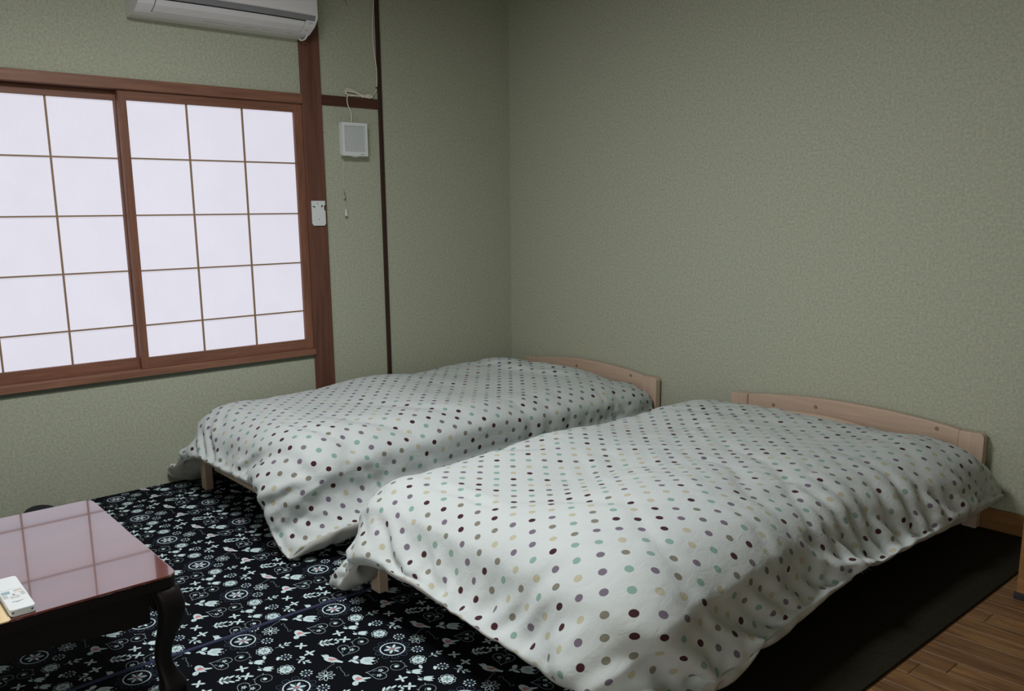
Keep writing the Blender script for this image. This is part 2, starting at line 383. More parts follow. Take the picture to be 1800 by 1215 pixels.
def m_carpet(name, px, py, mx, my):
    img = bpy.data.images.get('carpet_print')
    if img is None:
        T = carpet_tile(); h, w = T.shape[:2]
        img = bpy.data.images.new('carpet_print', w, h, float_buffer=True); img.colorspace_settings.name = 'Linear Rec.709'
        buf = np.ones((h, w, 4), 'f4'); buf[..., :3] = T; img.pixels.foreach_set(buf.ravel()); img.update(); img.pack()
    a = N(name); tc = a.n('ShaderNodeTexCoord'); v = a.n('ShaderNodeMapping'); a.l(tc.outputs['Object'], v.inputs[0])
    v.inputs['Location'].default_value = (-mx/px, -my/py, 0); v.inputs['Scale'].default_value = (1/px, 1/py, 1)
    t = a.n('ShaderNodeTexImage'); t.image = img; t.extension = 'REPEAT'; a.l(v.outputs[0], t.inputs[0])
    o = a.obj(); f = a.noise(o, 900, 2)
    a.set(t.outputs[0], .9, .12); a.bump(f, .3, .001); return a.m
M_CARPET_A = m_carpet('printed_rug_left', .3145, .2960, 1.0225, -2.387)
M_CARPET_B = m_carpet('printed_rug_right', .3250, .2960, 1.647, -2.503)
M_HEM = plain('rug_hem_navy', lin(44, 49, 78), .9, .05, 60)
# ------------------------------------------------------------------ room shell
RX, RY, RZ = 5.2, -5.0, 2.412      # far wall, front wall, ceiling
fl = obj('floor', box(-.12, RX+.1, RY-.1, .1, -.12, -.014), M_GROUT); tag(fl, kind='structure')
random.seed(4)
PW = .0753
def plank_mesh(x0, x1, y0, y1):
    return abox(bmesh.new(), x0, x1, y0, y1, -.014, -.0008, .0012, 1)
y = -.0455; row = 0; npl = 0
while y > -3.1:
    xs = 2.42 + ((row*.37) % .9)*.9; cuts = [2.40, xs]
    if row in (15,): cuts = [2.40, 2.967]
    while cuts[-1] < 5.15: cuts.append(cuts[-1]+.9)
    cuts[-1] = 5.17
    for a_, b_ in zip(cuts, cuts[1:]):
        if b_-a_ < .03 or (a_ > 3.9): continue
        pl = obj('plank', plank_mesh(a_+.0006, b_-.0006, y-PW+.0007, y), M_PLANK, fl); npl += 1
    y -= PW; row += 1
# remaining boards (under the rugs, behind the camera) as one piece
bm = bmesh.new(); abox(bm, 0, 2.399, RY, -.012, -.014, -.0008); abox(bm, 2.401, RX, RY, y-.002, -.014, -.0008); abox(bm, 4.6, RX, y, -.012, -.014, -.0008)
tag(obj('floorboard_field', bm, M_PLANK, fl), kind='stuff')
obj_ceiling = tag(obj('ceiling', box(-.12, RX+.1, RY-.1, .1, RZ, RZ+.08), M_CEIL), kind='structure')
# window wall (left): y from -3.05 to -1.347 open between z .53 and 1.765
bm = bmesh.new(); WY0, WY1, WZ0, WZ1 = -3.04, -1.345, .505, 1.76
abox(bm, -.12, 0, RY-.1, WY0, 0, RZ); abox(bm, -.12, 0, WY1, .1, 0, RZ); abox(bm, -.12, 0, WY0, WY1, 0, WZ0); abox(bm, -.12, 0, WY0, WY1, WZ1, RZ)
tag(obj('wall_left', bm, MW), kind='structure')
tag(obj('wall_right', box(-.0, RX, 0, .1, 0, RZ), MW), kind='structure')
tag(obj('wall_far', box(RX, RX+.1, RY, 0, 0, RZ), MW), kind='structure')
tag(obj('wall_front', box(-.0, RX, RY-.1, RY, 0, RZ), MW), kind='structure')
# thin caulk bead in the corner, and coloured seams
tag(obj('trim_1', box(.0, .0035, -.0035, 0, .0, RZ, .001, 1), plain('corner_bead', lin(176, 178, 160), .8)), kind='structure')
tag(obj('trim_2', box(-.02, .022, -3.04, -1.347, 1.742, 1.787, .002), M_LINTEL), kind='structure')
tag(obj('trim_3', box(-.06, .024, -3.04, -1.347, .516, .547, .002), M_LINTEL), kind='structure')
tag(obj('trim_4', box(-.02, .014, -1.3475, -1.2405, 0, RZ, .002), M_PILLAR), kind='structure')
tag(obj('trim_5', box(-.02, .012, -.9075, -.8865, 0, RZ, .0015), M_TRIMZ), kind='structure')
tag(obj('trim_6', box(-.02, .010, -1.2405, -.9075, 1.745, 1.793, .0015), M_RAIL), kind='structure')
tag(obj('trim_10', box(-.02, .024, -3.16, -3.036, 0, RZ, .002), M_PILLAR), kind='structure')
tag(obj('trim_7', box(.0, .004, -3.04, -1.347, .495, .516), plain('sill_gap', lin(104, 112, 98), .8)), kind='structure')
tag(obj('trim_8', box(-.1, -.06, -3.04, -1.345, .5, 1.77), plain('window_backing', lin(180, 180, 190), .8)), kind='structure')
tag(obj('baseboard_right', box(.0, RX, -.012, 0, 0, .088, .003), M_BASE), kind='structure')
# grooves' channel behind lintel
tag(obj('trim_9', box(-.06, -.02, -3.04, -1.347, 1.735, 1.765), M_RAIL), kind='structure')
# shoji panels
def shoji(name, y0, y1, xf, depth=.028):
    w = thing(name, None, None, (xf, y0, .547)); w['kind'] = 'structure'
    L = lambda a, b: (a-y0, b-y0); st = .034; z0, z1 = .547-.547, 1.745-.547; gz0, gz1 = .596-.547, 1.701-.547
    obj('stile', box(-depth, 0, 0, st, z0, z1, .0015), M_SASH_V, w)
    obj('stile', box(-depth, 0, y1-y0-st-.008, y1-y0, z0, z1, .0015), M_SASH_V, w)
    obj('rail', box(-depth, 0, st, y1-y0-st-.008, z0, gz0, .0015), M_SASH_H, w)
    obj('rail', box(-depth, 0, st, y1-y0-st-.008, gz1, z1, .0015), M_SASH_H, w)
    ga, gb = st, y1-y0-st-.008; ys = [ga+(gb-ga)*k/3 for k in range(4)]; zs = [gz0]+[v-.547 for v in (.740, .981, 1.221, 1.462)]+[gz1]
    for v in ys[1:3]: obj('muntin', box(-.017, -.009, v-.0035, v+.0035, gz0, gz1), M_MUNTIN, w)
    for v in zs[1:5]: obj('muntin', box(-.016, -.0085, ga, gb, v-.0032, v+.0032), M_MUNTIN, w)
    for i in range(3):
        for k in range(5): obj('paper_pane', box(-.0195, -.018, ys[i], ys[i+1], zs[k], zs[k+1]), M_PAPER, w)
    return w
shoji('window_1', -2.202, -1.347, .004)
shoji('window_2', -3.035, -2.166, -.033)
# right-hand door post / frame at the picture's right edge
dp = thing('door_1', None, None, (2.992, -.50, 0)); dp['kind'] = 'structure'
obj('door_jamb', box(0, .045, -.06, .03, .004, 2.1, .002), M_BASE, dp)
obj('door_plinth', box(-.004, .05, -.07, .034, 0, .02, .002), M_DARKSLOT, dp)
# ------------------------------------------------------------------ rugs
def rug(name, x0, x1, y0, y1, z, mat, label):
    o = obj(name, box(x0, x1, y0, y1, z-.003, z, .001, 1), mat); tag(o, label, 'rug', 'printed rugs laid edge to edge'); return o
rug('printed_rug', .004, 1.63, -4.2, -.02, .0035, M_CARPET_A, 'black rug with white birds and flowers, under the bed nearer the window')
rB = rug('printed_rug', 1.597, 2.60, -4.2, -.02, .0085, M_CARPET_B, 'black bird and flower rug overlapping the first one, running under the nearer bed')
pts = [(1.597+.004*math.sin(k*1.3), -4.2+k*.1045, .0088) for k in range(41)]
obj('hem', tube([(x, yy, z-.001) for x, yy, z in pts], .0062, 8), M_HEM, rB, True)
pr = obj('shade_strip', box(2.601, 2.932, -4.2, -.02, .0005, .0085, .001, 1), plain('shade_strip_black', lin(40, 37, 28), .95, .2, 90, .1)); tag(pr, 'narrow black sheet standing for the unlit strip between the nearer bed and the bare floorboards', 'rug')  # near-black sheet put in for the shade beside the nearer bed
# ------------------------------------------------------------------ beds
def arc_rail(x0, x1, zt, rise, zb, yf, yb):
    n = 24; top = [(x0+(x1-x0)*k/n, zt+rise*math.sin(PI*k/n)**.8) for k in range(n+1)]
    bot = [(x1, zb), (x0, zb)]
    return prism([(x, z) for x, z in top]+bot, 1, yb, yf, .003)
def bed(x0, x1, label, fz):
    t = thing('single_bed', label, 'bed', ((x0+x1)/2, -1.01, 0), 'pale pine single beds'); ox, oy = (x0+x1)/2, -1.01
    def P(n, bm, m, lab=None, smooth=False):
        o = obj(n, bm, m, t, smooth); o.data.transform(Matrix.Translation((-ox, -oy, 0)))
        if lab: o['label'] = lab
        return o
    pw = .088; yb, yf = -.016, -.052
    for sx, a, b in ((0, x0, x0+pw), (1, x1-pw, x1)):
        inn = b if sx == 0 else a; out = a if sx == 0 else b; s = 1 if sx == 0 else -1
        r = .016; poly = [(inn, .374), (inn, .17), (inn-s*.010, .168), (inn-s*.024, .155), (inn-s*.034, .13), (inn-s*.038, .09)]
        # arched bracket cut towards the side rail
        poly += [(out+s*.050, fz), (out, fz), (out, .374-r)] + [(out+s*r*(1-math.cos(q)), .374-r+r*math.sin(q)) for q in (.5, 1.05, PI/2)]
        P('headboard_post', prism(poly, 1, yf, yb, .002), M_PINE_Z)
    P('headboard_top_rail', arc_rail(x0+pw+.001, x1-pw-.001, .374, .034, .275, yf+.004, yb-.004), M_PINE_X)
    P('headboard_lower_rail', box(x0+pw, x1-pw, yf+.006, yb-.006, .13, .255, .003), M_PINE_X)
    for xx, zz in ((x0+.22, .345), (x0+.42, .368), (x1-.17, .318), (x1-.17, .366)):
        b = bmesh.new(); bmesh.ops.create_cone(b, cap_ends=True, segments=14, radius1=.008, radius2=.007, depth=.003, matrix=Matrix.Translation((xx, yf+.003, zz))@Matrix.Rotation(PI/2, 4, 'X'))
        P('screw_cap', b, M_CAP)
    for a in (x0+.004, x1-.054): P('leg', box(a, a+.050, -2.045, -2.009, fz, .19, .003), M_PINE_Z)
    P('foot_rail', box(x0+.02, x1-.02, -1.985, -1.962, .112, .19, .003), M_SHADEPINE, 'foot rail, coloured dark for the duvet shade over it'); P('foot_batten', box(x0+.072, x1-.072, -2.008, -1.975, .094, .111, .002), M_PINE_X)
    for a in (x0+.012, x1-.036): P('side_rail', box(a, a+.024, -1.97, yf, .11, .20, .003), M_PINE_Y)
    for k in range(12): yy = -1.93+k*.165; P('slat', box(x0+.037, x1-.037, yy, yy+.07, .172, .188, .002), M_PINE_X)
    return t
bed(.18, 1.160, 'pale pine single bed nearer the window, in the corner of the room', .004)
bed(1.600, 2.688, 'pale pine single bed farther from the window, nearest the wooden floor', .009)
def cushion(cx, cy, cz, hx, hy, hz, p=3.0, nu=40, nv=20, wob=0, seed=0, corner=.0):
    rnd = random.Random(seed); ph = [rnd.uniform(0, 6.28) for _ in range(6)]; V = []; F = []
    sp = lambda v, e: math.copysign(abs(v)**e, v)
    for j in range(nv+1):
        b = -PI/2+PI*j/nv
        for i in range(nu):
            a = 2*PI*i/nu; x = sp(math.cos(a), 2/p)*abs(math.cos(b))**(.45); yv = sp(math.sin(a), 2/p)*abs(math.cos(b))**(.45); z = math.sin(b)
            k = 1+wob*(math.sin(3*a+ph[0])+math.sin(5*a+ph[1])*.6)
            e = max(abs(x), abs(yv)); z *= (1-.55*min(1, (abs(x)*abs(yv))**2))
            V.append((cx+hx*x*k, cy+hy*yv*k, cz+hz*z*(1+wob*math.sin(2*a+ph[2]))))
    for j in range(nv):
        for i in range(nu): F.append((j*nu+i, j*nu+(i+1) % nu, (j+1)*nu+(i+1) % nu, (j+1)*nu+i))
    return V, F
for x0, x1, lab in ((.18, 1.16, 'thin floral mattress on the bed nearer the window, under the dotted duvet'), (1.6, 2.688, 'thin floral mattress on the bed beside the wooden floor, under the dotted duvet')):
    t = thing('mattress', lab, 'mattress', ((x0+x1)/2, -1.02, .19), 'mattresses under the duvets')
    o = obj('mattress_body', box(-(x1-x0)/2+.03, (x1-x0)/2-.03, -.95, .955, 0, .072, .03, 4), M_MATT, t, True)
for pfx, (X_, Y_, Z_), rz, lab in (('pillow', (.64, -.30, .335), 0, 'peach pillow, one corner peeking out from the duvet on the bed nearer the window'), ('pillow', (2.12, -.31, .325), 0, 'peach pillow under the duvet of the bed beside the wooden floor')):
    o = obj(pfx, cushion(0, 0, 0, .27, .17, .055, 3.2, 44, 18, .01, 3), M_PILLOW, None, True); o.location = (X_, Y_, Z_); tag(o, lab, 'pillow', 'pillows under the duvets')
# ------------------------------------------------------------------ duvets: a small cloth-and-filling simulation
# two cotton sheets sewn along the hem, pushed apart by the filling, laid over mattress and pillow
def duvet_grid(A):
    rng = np.random.RandomState(A['seed']); Wd, Ld = A['size']; f4 = np.float32
    NX, NY = A['n']
    def gauss(shape, s):
        g = rng.randn(*shape); k = np.exp(-.5*(np.arange(-3*s, 3*s+1)/s)**2); k /= k.sum()
        for ax in (0, 1): g = np.apply_along_axis(lambda q: np.convolve(np.pad(q, 3*s, mode='edge'), k, 'valid'), ax, g)
        return g/g.std()
    lump = gauss((NY+1, NX+1), 7)
    x0, x1 = A['bed']; top = A['top']; rb = A['rb']
    bc = np.array(((x0+x1)/2, -1.03, top/2), f4); hh = np.array(((x1-x0)/2-.01, 1.0, top/2), f4)-rb
    def stage(P, nx, ny, steps, its, sb):
        dx, dy = Wd/nx, Ld/ny; dd = math.hypot(dx, dy)*1.01
        U, V = np.meshgrid(np.linspace(-.5, .5, nx+1), np.linspace(-.5, .5, ny+1))
        ed = np.minimum((.5-abs(U))*Wd, (.5-abs(V))*Ld)
        sx, sy = NX//nx, NY//ny
        th = A['th']*(1-np.exp(-ed/A['te']))*(1+.13*A['lump']*lump[::sy, ::sx])*(1-A['head']*np.exp(-(.5-V)*Ld/.3)); th[0] = th[-1] = 0; th[:, 0] = th[:, -1] = 0; th = th.astype(f4)
        if P is None:
            X, Y = A['c'][0]+U*Wd, A['c'][1]+V*Ld
            P = np.stack([np.stack([X, Y, .42+th/2+.004*gauss((ny+1, nx+1), 2)], -1), np.stack([X, Y, .42-th/2], -1)]).astype(f4); frac0 = 0
        else: frac0 = 1
        ex = np.array([A['et'], 1.05])[:, None, None]; se = A['seam']
        rx = (np.ones((2, ny+1, nx))*dx*ex).astype(f4); ry = (np.ones((2, ny, nx+1))*dy*ex).astype(f4)
        rx[:, 0] = rx[:, -1] = dx*se; ry[:, :, 0] = ry[:, :, -1] = dy*se
        Vel = np.zeros_like(P); dt = .02
        def fix(a, b, r, k, push):
            d = b-a; l = np.sqrt(np.einsum('...i,...i', d, d))+1e-9; c = (l-r)/l
            if push: c = np.minimum(c, 0)
            e = (.5*k*c)[..., None]*d; a += e; b -= e
        def along(ax, st, r, k, push):
            n = (nx, ny)[ax]
            for o in range(st+1 if st == 1 else 2*st):
                if o > n-st: break
                if ax == 0: a, b = P[:, :, o:n+1-st:2*st], P[:, :, o+st::2*st]; rr = r[:, :, o:n+1-st:2*st] if hasattr(r, 'shape') else r
                else: a, b = P[:, o:n+1-st:2*st], P[:, o+st::2*st]; rr = r[:, o:n+1-st:2*st] if hasattr(r, 'shape') else r
                fix(a, b[:, :, :a.shape[2]] if ax == 0 else b[:, :a.shape[1]], rr, k, push)
        def collide(fr, prev):
            Q = P.reshape(-1, 3); p0 = Q.copy()
            m = np.nonzero(Q[:, 2] < top+.02)[0]; q = Q[m]; s = q-bc; o = np.maximum(abs(s)-hh, 0); ol = np.sqrt((o*o).sum(1)); pen = ol < rb
            on = ol > 1e-6; n = np.zeros_like(q); n[on] = o[on]/ol[on, None]*np.sign(s[on]); n[~on] = (0, 0, 1)
            sd = np.where(on, ol-rb, -(top-q[:, 2])); q[pen] -= (n*sd[:, None])[pen]; Q[m] = q
            for ex_, ey, ez, ax, ay, az in A['pillow']:
                w = abs((Q[:, 0]-ex_)/ax)**2.6+abs((Q[:, 1]-ey)/ay)**2.6; mm = w < 1
                Q[mm, 2] = np.maximum(Q[mm, 2], ez+az*(1-w[mm])**(1/2.6))
            np.maximum(Q[:, 2], .018, out=Q[:, 2]); np.maximum(Q[:, 0], .012, out=Q[:, 0]); np.minimum(Q[:, 1], -.05, out=Q[:, 1])
            if prev is not None:
                mv = abs(Q-p0).sum(1) > 1e-7; d = (Q-prev.reshape(-1, 3))[mv]; d[:, 2] = 0; Q[mv] -= d*fr
        for st in range(steps):
            prev = P.copy(); Vel *= .93; Vel[..., 2] -= 9.8*dt*.35
            if st < steps*.5 and not frac0: Vel += (rng.randn(*Vel.shape)*.002).astype(f4)
            P += Vel*dt; frac = max(frac0, min(1, st/(steps*.55)))
            for k in range(its):
                along(0, 1, rx, .9, False); along(1, 1, ry, .9, False)
                for sh in (0, 1):
                    for o in (0, 1):
                        a = P[:, o:ny:2, sh:nx+sh]; b = P[:, o+1:ny+1:2, 1-sh:nx+1-sh]; nn = min(a.shape[1], b.shape[1]); fix(a[:, :nn], b[:, :nn], dd, .25, False)
                if k % 2 == 0: along(0, sb, sb*dx, A['stiff'], True); along(1, sb, sb*dy, A['stiff'], True)
                Mid = (P[0]+P[1])*.5; gx = np.gradient(Mid, axis=1); gy = np.gradient(Mid, axis=0)
                n = np.cross(gx, gy); n /= np.sqrt((n*n).sum(-1, keepdims=True))+1e-9
                c = th-((P[0]-P[1])*n).sum(-1); e = (.5*np.where(c > 0, .7, .05)*c)[..., None]*n
                P[0] += e; P[1] -= e; s = .5*(P[0]+P[1])
                for sl in ((0, slice(None)), (-1, slice(None)), (slice(None), 0), (slice(None), -1)): P[0][sl] = P[1][sl] = s[sl]
                collide(.35 if k == its-1 else .1, prev)
                for side, tt, ta, tz, kp in A['hems']:
                    Q, i0 = (P[:, :, -1], 1) if side == 'right' else (P[:, :, 0], 1) if side == 'left' else (P[:, 0, :], 0)
                    Q[..., 1-i0] += (np.interp(Q[..., i0], tt, ta)-Q[..., 1-i0])*kp*frac; Q[..., 2] += (np.interp(Q[..., i0], tt, tz)-Q[..., 2])*kp*frac
                for jj, ii, px, py, pz, kp in A['pins']:
                    j, i = int(round(jj*ny)), int(round(ii*nx)); P[:, j, i] += (np.array((px, py, pz), f4)-P[:, j, i])*kp*frac
            Vel = (P-prev)/dt; sp = np.sqrt((Vel**2).sum(-1, keepdims=True)); Vel *= np.minimum(1, 1.5/(sp+1e-9))
        return P, collide, U, V
    P, _, _, _ = stage(None, NX//2, NY//2, A.get('steps', 140), 12, 4)
    G = np.empty((2, NY+1, NX+1, 3), f4); G[:, ::2, ::2] = P; G[:, 1::2, ::2] = (P[:, :-1]+P[:, 1:])/2; G[:, :, 1::2] = (G[:, :, :-1:2]+G[:, :, 2::2])/2
    P, collide, U, V = stage(G, NX, NY, A.get('fine', 24), 12, 8)
    # pleats gathered into the hem, and long soft creases over the top
    def n1(s, seed, lam):
        r = np.random.RandomState(seed); t = s/lam+50; i = np.floor(t).astype(int); f = t-i; f = f*f*(3-2*f); tab = r.rand(4096)*2-1
        return tab[i % 4096]*(1-f)+tab[(i+1) % 4096]*f
    def n2(x, y, seed, lam):
        r = np.random.RandomState(seed); T_ = r.rand(256, 256)*2-1; a = x/lam+60; b = y/lam+60; i = np.floor(a).astype(int); j = np.floor(b).astype(int); f = a-i; g = b-j
        f = f**3*(f*(f*6-15)+10); g = g**3*(g*(g*6-15)+10); i %= 256; j %= 256; i2 = (i+1) % 256; j2 = (j+1) % 256
        return (T_[i, j]*(1-f)+T_[i2, j]*f)*(1-g)+(T_[i, j2]*(1-f)+T_[i2, j2]*f)*g
    fx, fy = U*Wd, V*Ld; disp = np.zeros_like(fx); sd = A['seed']*100
    for k, (e, s) in enumerate((((U+.5)*Wd, fy), ((.5-U)*Wd, fy), ((V+.5)*Ld, fx), ((.5-V)*Ld, fx))):
        sk = s+e*(1.1*n1(s, sd+11+k, .23))+.03*n1(s, sd+31+k, .17)
        a = abs(np.sin(PI*sk/.09))**.5-.76
        amp = .45+.65*np.clip(n1(s, sd+51+k, .16)+.35, 0, 1); reach = .09+.22*np.clip(n1(s, sd+71+k, .12)+.2, 0, 1)
        disp += A['pleat']*a*amp*(1-np.exp(-(e/.015)))*np.exp(-(e/reach)**1.6)
    wx = fx+.06*n2(fx, fy, 5, .3); wy = fy+.06*n2(fx, fy, 6, .3)
    for lam, asp, ang, am, q in ((.22, 3., .5, .010, 21), (.16, 4., -.7, .007, 22), (.1, 3, 1.2, .004, 23)):
        ca, sa = math.cos(ang), math.sin(ang); r_ = n2((wx*ca+wy*sa)/asp, -wx*sa+wy*ca, sd+q, lam)
        disp -= am*A['crease']*(1-np.minimum(1, abs(r_)*3.2))**1.5*np.clip(n2(fx, fy, sd+q+7, .35)+.25, 0, 1)*(1-np.exp(-ed_(U, V, Wd, Ld)/.05))
    gx = np.gradient(P[0], axis=1); gy = np.gradient(P[0], axis=0); n = np.cross(gx, gy); n /= np.sqrt((n*n).sum(-1, keepdims=True))+1e-9
    P[0] += n*disp[..., None]; collide(0, None)
    return P[0], P[1], Wd, Ld
def ed_(U, V, Wd, Ld): return np.minimum((.5-abs(U))*Wd, (.5-abs(V))*Ld)
COMMON = dict(n=(74, 104), et=1.09, seam=.84, th=.165, te=.13, stiff=.22, lump=1.5, head=.35, rb=.11, top=.27, pleat=.05, crease=1.7)
DUVET_A = dict({**COMMON, 'lump': 1.0, 'th': .148}, seed=5, bed=(.18, 1.16), size=(1.48, 2.1), c=(.68, -1.13), pillow=[(.6, -.34, .20, .42, .24, .11)],
    pins=[(0, 0, .03, -2.14, .07, .5), (0, 1, 1.18, -2.15, .03, .5)],
    hems=[('foot', (.03, .10, .22, .35, .9, 1.03, 1.09, 1.18), (-2.14, -2.13, -2.12, -2.12, -2.13, -2.15, -2.16, -2.15), (.07, .12, .17, .205, .22, .19, .12, .03), .35),
          ('right', (-2.14, -2.07, -1.99, -1.5, -.2), (1.19, 1.25, 1.32, 1.35, 1.30), (.04, .09, .13, .16, .2), .25)])
DUVET_B = dict({**COMMON, 'th': .158}, seed=3, bed=(1.6, 2.69), size=(1.5, 2.1), c=(2.15, -1.17), pillow=[(2.02, -.38, .20, .42, .25, .08)],
    pins=[(0, 0, 1.55, -2.15, .02, .6)],
    hems=[('foot', (1.56, 1.64, 1.72, 2.0, 2.25, 2.6, 2.82), (-2.15, -2.15, -2.15, -2.15, -2.17, -2.15, -2.1), (.02, .12, .18, .21, .19, .15, .15), .35),
          ('left', (-2.13, -2.0, -1.85, -.2), (1.54, 1.49, 1.46, 1.46), (.03, .10, .17, .19), .2),
          ('right', (-2.1, -1.93, -1.38, -.84, -.2), (2.80, 2.79, 2.775, 2.775, 2.77), (.13, .15, .19, .195, .18), .15)])
import threading
_out = {}
_th = [threading.Thread(target=lambda k=k, A=A: _out.__setitem__(k, duvet_grid(A))) for k, A in (('a', DUVET_A), ('b', DUVET_B))]
for t in _th: t.start()
for t in _th: t.join()
def duvet(key, mat, label, seed):
    T, B2, Wd, Ld = _out[key]; h, w = T.shape[:2]
    V = []; idx = {}
    for s_, G in ((0, T), (1, B2)):
        for j in range(h):
            for i in range(w):
                e = i in (0, w-1) or j in (0, h-1)
                if s_ and e: idx[1, j, i] = idx[0, j, i]; continue
                idx[s_, j, i] = len(V); V.append(tuple(map(float, G[j, i])))
    F = []; UV = []
    for s_ in (0, 1):
        for j in range(h-1):
            for i in range(w-1):
                q = [(j, i), (j, i+1), (j+1, i+1), (j+1, i)]
                if s_: q = q[::-1]
                F.append([idx[s_, a, b] for a, b in q]); UV += [(b/(w-1)*Wd, a/(h-1)*Ld) for a, b in q]
    o = obj('duvet', (V, F), [mat, M_LINING], None, True)
    nf = (h-1)*(w-1); mi = np.zeros(2*nf, 'i4'); mi[nf:] = 1; o.data.polygons.foreach_set('material_index', mi)
    uv = o.data.uv_layers.new(name='cloth'); uv.data.foreach_set('uv', np.array(UV, 'f4').ravel())
    sb = o.modifiers.new('smooth', 'SUBSURF'); sb.levels = 1; sb.render_levels = 1
    tag(o, label, 'duvet', 'dotted duvets'); return o
duvet('a', M_DUVET, 'white duvet with coloured polka dots on the bed nearer the window', 1)
duvet('b', M_DUVET2, 'white polka-dot duvet on the bed beside the wooden floor, closest to the camera', 2)
# ------------------------------------------------------------------ low table
tb = thing('low_table', 'dark red lacquered low table with curved legs, mirroring the window', 'table', (1.425, -3.32, 0))
TH = .332
def rrect(hx, hy, r, n=6):
    P = []
    for cx, cy, a0 in ((hx-r, hy-r, 0), (-hx+r, hy-r, PI/2), (-hx+r, -hy+r, PI), (hx-r, -hy+r, 1.5*PI)):
        P += [(cx+r*math.cos(a0+PI/2*k/n), cy+r*math.sin(a0+PI/2*k/n)) for k in range(n+1)]
    return P
obj('edge_band', prism(rrect(.3775, .5995, .03), 2, TH-.034, TH-.0065, .004), M_TABLE_LEG, tb)
bm = prism(rrect(.378, .60, .03), 2, TH-.0065, TH)
es = [e for e in bm.edges if len(e.link_faces) == 2 and e.calc_face_angle(0) > 1.0]
bmesh.ops.bevel(bm, geom=es, offset=.0028, segments=3, profile=.6, affect='EDGES')
o = obj('tabletop', bm, M_TABLE, tb)
def apron(length):
    # bottom edge with a shallow scalloped dip in the middle
    n = 30; P = [(-length/2, TH-.032), (length/2, TH-.032)]
    for k in range(n+1):
        s = k/n; x = length/2-length*s; P.append((x, TH-.032-.075-.012*math.cos(4*PI*s)-.012*math.sin(PI*s)))
    return P
for sx in (-1, 1):
    b = prism(apron(1.06), 0, sx*.345-.009, sx*.345+.009); obj('apron', b, M_TABLE_LEG, tb)
    b = prism(apron(.60), 1, sx*.568-.009, sx*.568+.009); obj('apron', b, M_TABLE_LEG, tb)
def cab_leg(sx, sy):
    prof = [(0.0, .046, .000), (.018, .050, .008), (.04, .040, .004), (.075, .028, -.010), (.12, .028, -.008), (.17, .036, .006), (.22, .046, .016), (.262, .050, .014), (.298, .044, .0)]
    V = []; F = []; seg = 12
    for z, r, off in prof:
        r *= .70
        for k in range(seg):
            a = 2*PI*k/seg; q = lambda v: math.copysign(abs(v)**.6, v)
            V.append((sx*(.345+off*1.0)+r*q(math.cos(a)), sy*(.566+off*1.0)+r*q(math.sin(a)), z+.0095))
    n = len(prof)
    for j in range(n-1):
        for k in range(seg): F.append((j*seg+k, j*seg+(k+1) % seg, (j+1)*seg+(k+1) % seg, (j+1)*seg+k))
    F.append(tuple(range(seg))[::-1]); F.append(tuple((n-1)*seg+k for k in range(seg)))
    o = obj('leg', (V, F), M_TABLE_LEG, tb, True); m = o.modifiers.new('s', 'SUBSURF'); m.levels = 1; m.render_levels = 2
for sx in (-1, 1):
    for sy in (-1, 1): cab_leg(sx, sy)
# remote control on the table
rc = thing('remote_control', 'white air-conditioner remote control lying face down on the low table corner', 'remote', (1.703, -3.058, TH))
rc.rotation_euler = (0, 0, math.radians(96))
rc.rotation_euler = (0, 0, 0)
def at(o, x, y, z=0): o.data.transform(Matrix.Translation((x-1.703, y+3.058, z))); return o
at(obj('shell', prism([(x*1.0, yv) for x, yv in rrect(.104, .0265, .009)], 2, 0, .0175, .002), M_WHITE, rc), 1.691, -3.0655, .0005)
at(obj('battery_cover', prism(rrect(.040, .0235, .006), 2, 0, .0006), M_WHITE, rc), 1.63, -3.0655, .018)
def prt(x, yv, a, b, m, n='printed_label', fr=False):
    if fr:
        bm_ = bmesh.new(); w_ = .0006
        abox(bm_, -a, a, -b, -b+w_, 0, .0003); abox(bm_, -a, a, b-w_, b, 0, .0003); abox(bm_, -a, -a+w_, -b, b, 0, .0003); abox(bm_, a-w_, a, -b, b, 0, .0003)
    else: bm_ = box(-a, a, -b, b, 0, .0003)
    at(obj(n, bm_, m, rc), x, yv, .0181)
prt(1.688, -3.0800, .0085, .0085, M_INK_B); prt(1.6875, -3.0535, .0075, .0085, M_INK_O, fr=True); prt(1.6825, -3.0535, .0022, .0075, M_INK_O)
prt(1.722, -3.0665, .0075, .0095, M_INK_O, fr=True); prt(1.722, -3.0665, .0030, .0070, M_INK_G, fr=True)
prt(1.706, -3.0665, .0024, .0024, M_INK_D)
for k in range(4): prt(1.703+k*.0058, -3.0850+(k % 2)*.0008, .0007, .0050, M_INK_G); prt(1.700+k*.0058, -3.0480, .0007, .0050-(k % 2)*.001, M_INK_G)
prt(1.750, -3.0665, .0007, .0115, M_INK_D); prt(1.755, -3.0665, .0005, .0050, M_INK_G)
for q in (-3.086, -3.047):
    b = box(-.0012, .0012, -.002, .002, 0, .003); at(obj('latch_slot', b, M_DARKSLOT, rc), 1.7945, q, .009)
# envelope
ev = thing('envelope', 'beige paper envelope beside the white remote on the low table', 'envelope', (1.76, -3.145, TH))
obj('sheet', prism([(-.06, -.16), (.052, -.16), (.052, .046), (.046, .052), (-.06, .052)], 2, .0004, .0035, .0006), M_KRAFT, ev)
obj('flap', ([(-.06, -.16, .0040), (.050, -.16, .0040), (.050, .030, .0040), (-.06, .046, .0075), (-.06, -.16, .0048), (.050, -.16, .0048), (.050, .030, .0048), (-.06, .046, .0083)], [(0, 3, 2, 1), (4, 5, 6, 7), (0, 1, 5, 4), (1, 2, 6, 5), (2, 3, 7, 6), (3, 0, 4, 7)]), plain('envelope_flap', lin(236, 206, 160), .8, .02), ev)
